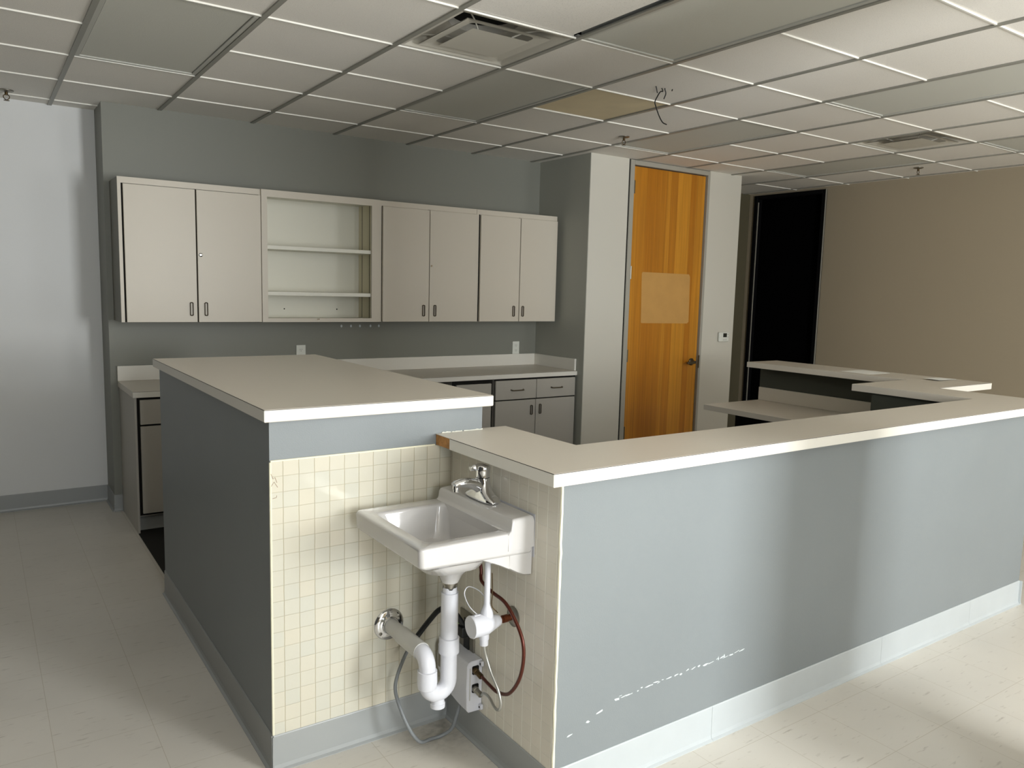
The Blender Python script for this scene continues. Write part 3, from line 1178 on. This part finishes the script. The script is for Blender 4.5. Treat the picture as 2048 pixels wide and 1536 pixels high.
# ------------------------------------------------------------------ base cabinets and back counter
YC = 2.30
bc = thing('countertop', 'cream back countertop with upstand below the wall cabinets', 'countertop', (1.4, 2.6, .857))
bm = bmesh.new()
add_box(bm, -.31, 3.148, YC - .02, YB - .002, .857, .895, .0015, 2)
obj('slab', bm, LAM, bc)
edge_strips(bc, [((-.31, YC - .02), (3.148, YC - .02), (0, -1))], .895, .036)
bm = bmesh.new()
add_box(bm, -.31, 3.148, YB - .022, YB - .003, .8955, .996, .0015, 2)
add_box(bm, 3.128, 3.148, YC - .005, YB - .022, .8955, .996, .0015, 2)
obj('upstand', bm, LAMEDGE, bc)


def base_cab(x0, x1, label, fronts, side_mat=BCAB, zt=.856):
    t = thing('base_cabinet', label, 'cabinet', ((x0 + x1) / 2, 2.6, 0), 'base cabinets under the back countertop')
    bm = bmesh.new()
    add_box(bm, x0, x1, YC + .004, YB - .003, .11, zt)
    obj('body', bm, BCAB, t)
    bm = bmesh.new()
    add_box(bm, x0 + .004, x1 - .002, YC + .06, YB - .003, .005, .1095)
    tk = obj('toe_kick', bm, BASED, t)
    bm = bmesh.new()
    add_box(bm, x0 + .001, x1 - .001, YC - .0005, YC + .0038, .115, zt - .002)
    obj('shadow_gap', bm, GAP, t)
    for kind, a, b_, z0, z1, h in fronts:
        bm = bmesh.new()
        add_box(bm, a, b_, YC - .019, YC - .0008, z0, z1, .0012)
        d = obj(kind, bm, BCAB, t)
        if h and h[0] == 'v':
            pull(d, h[1], YC - .019, h[2], h[3])
        elif h:
            b2 = bmesh.new()
            loop_handle(b2, h[3], YC - .019, h[1], h[2], horiz=True, r_=.005)
            obj('handle', b2, BRONZE, d, True)
    return t


base_cab(-.288, .60, 'base cabinet at the left end of the back counter, beside the white wall',
         [('drawer', -.272, .15, .690, .842, None), ('door', -.272, .15, .130, .678, None), ('drawer', .158, .59, .690, .842, None), ('door', .158, .59, .13, .678, None)])
base_cab(.605, 1.70, 'middle base cabinet hidden behind the raised island', [('door', .615, 1.69, .13, .842, None)])
base_cab(1.93, 2.300, 'narrow base cabinet left of the two drawers, above the lower countertop',
         [('door', 1.962, 2.280, .13, .826, None)])
base_cab(2.318, 3.145, 'base cabinet with two drawers over two doors in the corner',
         [('drawer', 2.322, 2.722, .686, .842, ('h', 2.468, 2.590, .765)), ('drawer', 2.727, 3.132, .686, .842, ('h', 2.874, 2.988, .768)),
          ('door', 2.322, 2.716, .13, .676, ('v', 2.674, .552, .628)), ('door', 2.722, 3.132, .13, .676, ('v', 2.762, .554, .632))])
# side panel of left cabinet with cove base
bm = bmesh.new()
add_box(bm, -.3005, -.289, YC - .002, YB - .003, .0, .856)
e = obj('end_panel', bm, BCAB)
tag(e, 'grey end panel closing the left side of the base cabinets', 'panel')


# ------------------------------------------------------------------ sink
def rrect(x0, x1, y0, y1, r_, z, n=6):
    """rounded rectangle ring, counter-clockwise, 4*n points; z may be callable."""
    pts = []
    for (cx, cy, a0) in ((x1 - r_, y1 - r_, 0), (x0 + r_, y1 - r_, 90), (x0 + r_, y0 + r_, 180), (x1 - r_, y0 + r_, 270)):
        for q in range(n):
            a = rad(a0 + 90 * q / (n - 1))
            x, y = cx + r_ * cos(a), cy + r_ * sin(a)
            pts.append(Vector((x, y, z(x, y) if callable(z) else z)))
    return pts


SY0, SY1, SXF, SXB = -1.030, -.578, -.093, .2975
sk = thing('wall_sink', 'white porcelain wall-hung sink in the tiled corner', 'sink', (.1, -.8, .64))
bm = bmesh.new()
DX = .215    # where the raised deck begins


def zt(x, y):
    return .850


# body: bottom ring -> rim ring -> inner bowl rings
def zbot(x, y):
    s = (x - SXF) / (SXB - SXF)
    return .787 - .012 * s


outer_lo = rrect(SXF + .012, SXB, SY0 + .008, SY1 - .008, .014, zbot)
outer_mid = rrect(SXF + .003, SXB, SY0 + .002, SY1 - .002, .014, lambda x, y: zbot(x, y) + .010)
outer_up = rrect(SXF, SXB, SY0, SY1, .014, .842)
rim_o = rrect(SXF + .006, SXB, SY0 + .006, SY1 - .006, .012, .850)
rim_i = rrect(-.050, DX - .004, -.984, -.632, .028, .8485)
in1 = rrect(-.042, DX - .010, -.977, -.639, .030, .838)
in2 = rrect(-.020, DX - .018, -.960, -.655, .040, .760)
in3 = rrect(.000, DX - .03, -.94, -.675, .055, .722)
in4 = rrect(.06, DX - .05, -.87, -.735, .05, .708)
in5 = rrect(.115, .165, -.825, -.775, .0249, .702)
# belly under the bowl
b4 = rrect(.110, .166, -.828, -.772, .0279, .640)
b3 = rrect(.098, .180, -.841, -.759, .040, .668)
b3b = rrect(.06, .215, -.88, -.72, .07, .705)
b2_ = rrect(-.005, .26, -.955, -.65, .07, .752)
b1_ = rrect(SXF + .035, SXB - .01, SY0 + .03, SY1 - .03, .03, .772)
add_loft(bm, [b4, b3, b3b, b2_, b1_, outer_lo, outer_mid, outer_up, rim_o, rim_i, in1, in2, in3, in4, in5], False)
basin = obj('basin', bm, PORC, sk, True, 60)
# raised deck with sloping shoulders
bm = bmesh.new()
n_ = 14
rings = []
prof = []
zd, zr = .890, .8495
# silhouette of the deck across depth: bevelled front face
for (x, z_) in ((DX - .012, zr), (DX - .005, zr + .004), (DX - .002, zr + .012), (DX + .001, zd - .009), (DX + .004, zd - .003), (DX + .009, zd - .001), (SXB - .012, zd + .004), (SXB - .003, zd + .001), (SXB, zd - .006)):
    ring = []
    hh = z_
    for (y, dz) in ((SY0 - .0, -.105), (SY0, 0 - .012), (SY0 + .004, -.003), (SY0 + .012, 0), (SY1 - .012, 0), (SY1 - .004, -.003), (SY1, -.012), (SY1, -.105)):
        base = .795
        ring.append(Vector((x, y, (base if dz == -.105 else hh + dz * (1 if x > DX - .004 else .4)))))
    rings.append(ring)
add_loft(bm, rings, True)
obj('deck', bm, PORC, sk, True, 50)
# back apron that hangs lower against the wall
bm = bmesh.new()
ap = []
for (x, zb) in ((.10, .787), (.14, .772), (.18, .752), (.215, .732), (.245, .715), (.27, .704), (SXB - .001, .700)):
    ap.append([Vector((x, SY0 + .010, zb + .006)), Vector((x, SY0 + .018, zb)), Vector((x, SY1 - .018, zb)), Vector((x, SY1 - .010, zb + .006)), Vector((x, SY1 - .008, .80)), Vector((x, SY0 + .008, .80))])
add_loft(bm, ap[3:], True)
for ya, yb in ((SY0 + .010, SY0 + .042), (SY1 - .042, SY1 - .010)):
    w3 = [[Vector((x, ya, zb + .004)), Vector((x, ya + .006, zb)), Vector((x, yb - .006, zb)), Vector((x, yb, zb + .004)), Vector((x, yb, .80)), Vector((x, ya, .80))] for (x, zb) in ((.06, .792), (.10, .783), (.14, .768), (.18, .750), (.2151, .732))]
    add_loft(bm, w3, True)
obj('apron', bm, PORC, sk, True, 50)
# tapering skirt along near side joining the apron
bm = bmesh.new()
ov = bmesh.new()
bmesh.ops.create_circle(ov, cap_ends=True, radius=1, segments=20)
for v in ov.verts:
    v.co = Vector((0, v.co.x * .0085, v.co.y * .014))
ov.transform(Matrix.Translation((DX - .0155, -.815, .818)) @ Matrix.Rotation(rad(-6), 4, 'Y'))
merge(bm, ov)
add_lathe(bm, (DX - .0135, -.815, .818), (-1, 0, .1), [(0, .006), (.002, .006)], 16)
bm.free()
bm = bmesh.new()
add_lathe(bm, (0, 0, 0), (-1, 0, 0), [(0, .0125), (.003, .0125)], 20)
for v in bm.verts:
    v.co.y *= .62
bm.transform(Matrix.Translation((DX - .0085, -.815, .822)))
obj('overflow_hole', bm, GAP, sk, True)
bm = bmesh.new()
add_lathe(bm, (.14, -.80, .7035), (0, 0, 1), [(0, .027), (.0015, .027), (.003, .022), (.001, .018)], 24)
obj('drain', bm, CHROME, sk, True)
bm = bmesh.new()
add_box(bm, .2982, .2990, SY0 - .0, SY1, .76, .895)
obj('wall_gasket', bm, PVC, sk)

# faucet ----------------------------------------------------------------
fc = thing('faucet', 'chrome single-handle faucet on the sink deck', 'faucet', (.262, -.79, .893))
bm = bmesh.new()
FY = -.79


def base_ring(z_, gx, gy):
    return [Vector((.262 + gx * cos(2 * pi * k / 28), FY + gy * sin(2 * pi * k / 28) * (1 if True else 0), z_)) for k in range(28)]


def sq_ring(z_, gx, gy, e=.6, cx=.260, cy=FY):
    out = []
    for k in range(32):
        a = 2 * pi * k / 32
        c, s = cos(a), sin(a)
        out.append(Vector((cx + gx * math.copysign(abs(c) ** e, c), cy + gy * math.copysign(abs(s) ** e, s), z_)))
    return out


add_loft(bm, [sq_ring(.8935, .028, .084), sq_ring(.899, .029, .085), sq_ring(.908, .026, .074), sq_ring(.920, .025, .045, .8), sq_ring(.938, .0245, .030, 1), sq_ring(.958, .0245, .0255, 1), sq_ring(.964, .0240, .0240, 1)], True)
obj('base', bm, CHROME, fc, True, 60)
bm = bmesh.new()
sp = spline([(.262, FY, .920), (.240, FY, .938), (.212, FY, .950), (.185, FY, .954), (.165, FY, .953), (.153, FY, .949)], 6)
rings = []
for k, p in enumerate(sp):
    s = k / (len(sp) - 1)
    tdir = (sp[min(k + 1, len(sp) - 1)] - sp[max(k - 1, 0)]).normalized()
    up = Vector((-tdir.z, 0, tdir.x)) * -1
    w_, h_ = .026 * (1 - s) + .016 * s, .022 * (1 - s) + .010 * s
    rings.append([p + Vector((0, 1, 0)) * w_ * cos(2 * pi * q / 20) + up * h_ * sin(2 * pi * q / 20) for q in range(20)])
add_loft(bm, rings, True)
obj('spout', bm, CHROME, fc, True, 60)
bm = bmesh.new()
add_lathe(bm, (.160, FY, .948), (0, 0, -1), [(0, .011), (.012, .011), (.013, .0095), (.020, .0095), (.0205, .006)], 20)
obj('aerator', bm, CHROME, fc, True)
bm = bmesh.new()
add_loft(bm, [sq_ring(.9645, .0215, .0215, 1), sq_ring(.966, .0240, .0240, 1), sq_ring(.985, .0235, .0235, 1), sq_ring(.999, .0250, .0250, .9), sq_ring(1.005, .021, .021, 1)], True)
hp = [(.255, FY, .996), (.238, FY, .998), (.222, FY, .998), (.212, FY, .996)]
add_tube(bm, spline(hp, 4), [.014] * 4 + [.011] * 4 + [.008] * 5, 12)
obj('handle', bm, CHROME, fc, True, 50)

# drain trap --------------------------------------------------------------
TX, TY = .138, -.80
tr = thing('drain_trap', 'white plastic drain pipe with U-bend under the sink', 'pipe', (TX, TY, .3))
bm = bmesh.new()
add_lathe(bm, (TX, TY, .640), (0, 0, -1), [(0, .024), (.008, .024), (.009, .020), (.020, .020)], 24)
obj('drain_tail', bm, STEEL, tr, True)
bm = bmesh.new()
rings = []
nn = 32
for z_, r_ in ((.617, .0235), (.605, .0235), (.604, .0280), (.418, .0280)):
    rings.append([Vector((TX + r_ * cos(2 * pi * k / nn), TY + r_ * sin(2 * pi * k / nn), z_ + (.006 if (z_ == .617 and k % 8 < 5) else 0))) for k in range(nn)])
add_loft(bm, rings, True)
obj('vertical_pipe', bm, PVC, tr, True, 35)
bm = bmesh.new()
add_lathe(bm, (TX, TY, .455), (0, 0, -1), [(0, .0285), (.002, .0325), (.052, .0335), (.054, .0275)], 28)
obj('coupling', bm, PVC, tr, True)
bm = bmesh.new()
LX = .060
cxm = (TX + LX) / 2
R_ = (TX - LX) / 2
zc = .315
pts = [(TX, TY, .400), (TX, TY, .36), (TX, TY, zc)]
for k in range(1, 16):
    a = pi * k / 16
    pts.append((cxm + R_ * cos(a), TY, zc - R_ * 1.05 * sin(a)))
pts += [(LX, TY, zc), (LX, TY, .345), (LX, TY, .365)]
for k in range(1, 8):
    a = pi / 2 * k / 8
    pts.append((LX, TY + .042 * (1 - cos(a)), .365 + .042 * sin(a)))
pts += [(LX, TY + .046, .407)]
add_tube(bm, pts, .0270, 24)
obj('u_bend', bm, PVC, tr, True, 60)
bm = bmesh.new()
add_lathe(bm, (LX, TY, .362), (0, 0, -1), [(0, .0275), (.002, .0315), (.040, .0325), (.06, .030), (.062, .0275)], 28)
obj('slip_nut', bm, PVC, tr, True)
bm = bmesh.new()
add_tube(bm, [(LX, TY + .040, .407), (LX, -.62, .407)], .0290, 24)
obj('wall_arm', bm, PVCG, tr, True)
bm = bmesh.new()
add_lathe(bm, (LX, -.622, .407), (0, 1, 0), [(0, .0255), (.104, .0255)], 24)
obj('stub_pipe', bm, PVCG, tr, True)
bm = bmesh.new()
add_lathe(bm, (cxm, TY, zc - R_ - .018), (0, 0, -1), [(0, .022), (.016, .022), (.017, .0245), (.030, .0245), (.032, .02)], 24)
obj('cleanout_plug', bm, PVC, tr, True)
# chrome flange
fl = thing('pipe_flange', 'round chrome flange where the drain pipe enters the tiles', 'flange', (LX, -.517, .407))
bm = bmesh.new()
rings = [[Vector((LX + r_ * cos(2 * pi * k / 36), y, .407 + r_ * sin(2 * pi * k / 36))) for k in range(36)] for y, r_ in ((-.5165, .056), (-.520, .056), (-.526, .050), (-.5275, .040), (-.530, .031), (-.538, .029), (-.538, .0265), (-.5165, .0265))]
add_loft(bm, rings, False)
obj('disc', bm, CHROME, fl, True, 45)
for a in (40, 215):
    b2 = bmesh.new()
    add_lathe(b2, (LX + .043 * cos(rad(a)), -.5265, .407 + .043 * sin(rad(a))), (0, -1, 0), [(0, .006), (.002, .006), (.003, .003)], 12)
    obj('screw', b2, STEEL, fl, True)

# shut-off valve in white cover ----------------------------------------------
VY, VZ = -.93, .535
va = thing('shutoff_valve', 'shut-off valve wrapped in a white plastic cover under the sink', 'valve', (.19, VY, VZ))
bm = bmesh.new()
add_lathe(bm, (.138, VY, VZ), (1, 0, 0), [(0, .034), (.003, .0355), (.006, .034), (.03, .0345), (.055, .034), (.085, .023), (.104, .017), (.108, .013)], 28)
add_lathe(bm, (.188, VY, VZ - .02), (0, 0, -1), [(0, .016), (.028, .016), (.029, .0135), (.048, .0135)], 20)
add_lathe(bm, (.196, VY, VZ + .015), (0, 0, 1), [(0, .022), (.022, .020), (.04, .0125), (.05, .0095), (.17, .0095), (.185, .0095)], 20)
obj('cover', bm, PVC, va, True, 40)
bm = bmesh.new()
add_box(bm, .150, .172, VY - .004, VY + .004, VZ + .028, VZ + .036, .001)
add_tube(bm, spline([(.165, VY, VZ + .032), (.150, VY + .03, VZ + .055), (.150, VY + .06, VZ + .085), (.165, VY + .06, VZ + .105), (.185, VY + .03, VZ + .098), (.193, VY, VZ + .08)], 5), .0016, 6)
obj('strap', bm, PVC, va, True)
bm = bmesh.new()
add_tube(bm, spline([(.205, VY - .012, VZ + .165), (.207, VY - .013, VZ + .10), (.206, VY - .013, VZ + .06), (.225, VY - .018, VZ + .035)], 5), .0018, 6)
obj('tie', bm, BRASS, va, True)
bm = bmesh.new()
add_lathe(bm, (.235, VY, VZ), (1, 0, 0), [(0, .0105), (.02, .0105), (.0205, .0125), (.038, .0125), (.0385, .0105), (.062, .0105)], 16)
obj('copper_stub', bm, COPPER, va, True)
bm = bmesh.new()
add_lathe(bm, (.2985, VY, VZ), (-1, 0, 0), [(0, .033), (.003, .033), (.008, .026), (.012, .014)], 28)
obj('escutcheon', bm, STEEL, va, True)

# water heater ---------------------------------------------------------------
wh = thing('water_heater', 'small white tankless water heater box low on the side tiles', 'water heater', (.26, -.66, .13))
bm = bmesh.new()
rings = []
for y, zl, zh, ins in ((-.752, .136, .314, .003), (-.749, .133, .317, 0), (-.70, .135, .317, 0), (-.64, .146, .317, 0), (-.585, .170, .317, 0), (-.548, .205, .317, 0), (-.545, .209, .313, .003)):
    prof = [(.2975, zl), (.2975, zh), (.256, zh), (.246, zh - .004), (.240 + ins, zh - .014), (.238 + ins, (zl + zh) / 2), (.240 + ins, zl + .012), (.248, zl + .002)]
    rings.append([Vector((x, y, z_)) for x, z_ in prof])
add_loft(bm, rings, True)
obj('case', bm, PVC, wh, True, 35)
for z_ in (.150, .305):
    b2 = bmesh.new()
    add_box(b2, .286, .2975, -.766, -.751, z_ - .009, z_ + .009, .002)
    lug = obj('mounting_lug', b2, PVC, wh, True)
    b3 = bmesh.new()
    add_lathe(b3, (.2859, -.7585, z_), (-1, 0, 0), [(0, .003), (.001, .003)], 8)
    obj('screw', b3, GAP, lug)
for z_, m_ in ((.285, BRASS), (.220, BRASS)):
    b2 = bmesh.new()
    add_box(b2, .258, .284, -.7535, -.7515, z_ - .015, z_ + .015, .003)
    prt = obj('port', b2, GAP, wh)
    b3 = bmesh.new()
    add_lathe(b3, (.268, -.753, z_), (.0, -1, -.1), [(0, .011), (.014, .011), (.015, .0085), (.024, .0085)], 14)
    add_lathe(b3, (.268, -.777, z_ - .003), (.0, -1, -.15), [(0, .0095), (.018, .0095), (.019, .006)], 8)
    obj('fitting', b3, STEEL if z_ < .25 else BRASS, prt, True, 30)
b2 = bmesh.new()
add_box(b2, .248, .252, -.7535, -.7515, .18, .295)
obj('indicator_strip', b2, PVCG, wh)
b2 = bmesh.new()
add_box(b2, .2368, .2385, -.585, -.555, .225, .30)
obj('rating_label', b2, STEEL, wh)

# hoses and cable --------------------------------------------------------------
bm = bmesh.new()
pts = [(.250, -.808, .655), (.245, -.815, .638), (.240, -.833, .627), (.240, -.893, .614), (.240, -.965, .606), (.240, -1.021, .571), (.240, -1.063, .523), (.240, -1.071, .463), (.242, -1.048, .389), (.245, -.992, .318), (.250, -.921, .289), (.258, -.862, .283), (.268, -.797, .281)]
pts = [(.25, -.80, .69)] + pts
add_tube(bm, spline(pts, 6), .0058, 10)
tag(obj('water_hose', bm, REDHOSE, None, True), 'thick reddish-brown copper hose looping from the faucet to the heater', 'hose')
bm = bmesh.new()
add_tube(bm, spline([(.188, VY, VZ - .066), (.194, -.935, .43), (.200, -.955, .385), (.205, -.99, .34), (.208, -1.003, .300), (.212, -.985, .270), (.225, -.94, .257), (.24, -.89, .258), (.258, -.83, .24), (.268, -.797, .216)], 6), .0046, 10)
tag(obj('water_hose', bm, BRAIDED, None, True), 'thin silver hose from the white valve cover down to the heater', 'hose')
cb = thing('power_cable', 'heavy grey power cable looping behind the trap down to the floor', 'cable', (.1, -.6, .01))
up_pts = [(.288, -.655, .385), (.265, -.650, .43), (.235, -.635, .468), (.205, -.615, .462), (.180, -.59, .42), (.150, -.575, .375), (.121, -.565, .333)]
bm = bmesh.new()
sp = spline(up_pts, 6)
add_tube(bm, sp, .0095, 12)
obj('black_sleeve', bm, BLACK, cb, True)
bm = bmesh.new()
lo_pts = [(.121, -.565, .333), (.095, -.57, .30), (.062, -.585, .25), (.046, -.60, .21), (.045, -.63, .17), (.060, -.66, .11), (.085, -.67, .06), (.120, -.655, .022), (.165, -.635, .008), (.205, -.637, .008), (.240, -.65, .030), (.252, -.66, .075), (.262, -.665, .118), (.262, -.665, .139)]
add_tube(bm, spline(lo_pts, 6), .0062, 12)
obj('grey_lead', bm, GREYCABLE, cb, True)
bm = bmesh.new()
add_box(bm, .262, .2905, -.675, -.633, .365, .405, .006, 2)
pg = obj('plug', bm, BLACK, cb, True)
b2 = bmesh.new()
add_lathe(b2, (.27, -.640, .412), (-.4, .2, .6), [(0, .008), (.012, .008)], 10)
obj('green_collar', b2, GREEN, pg, True)
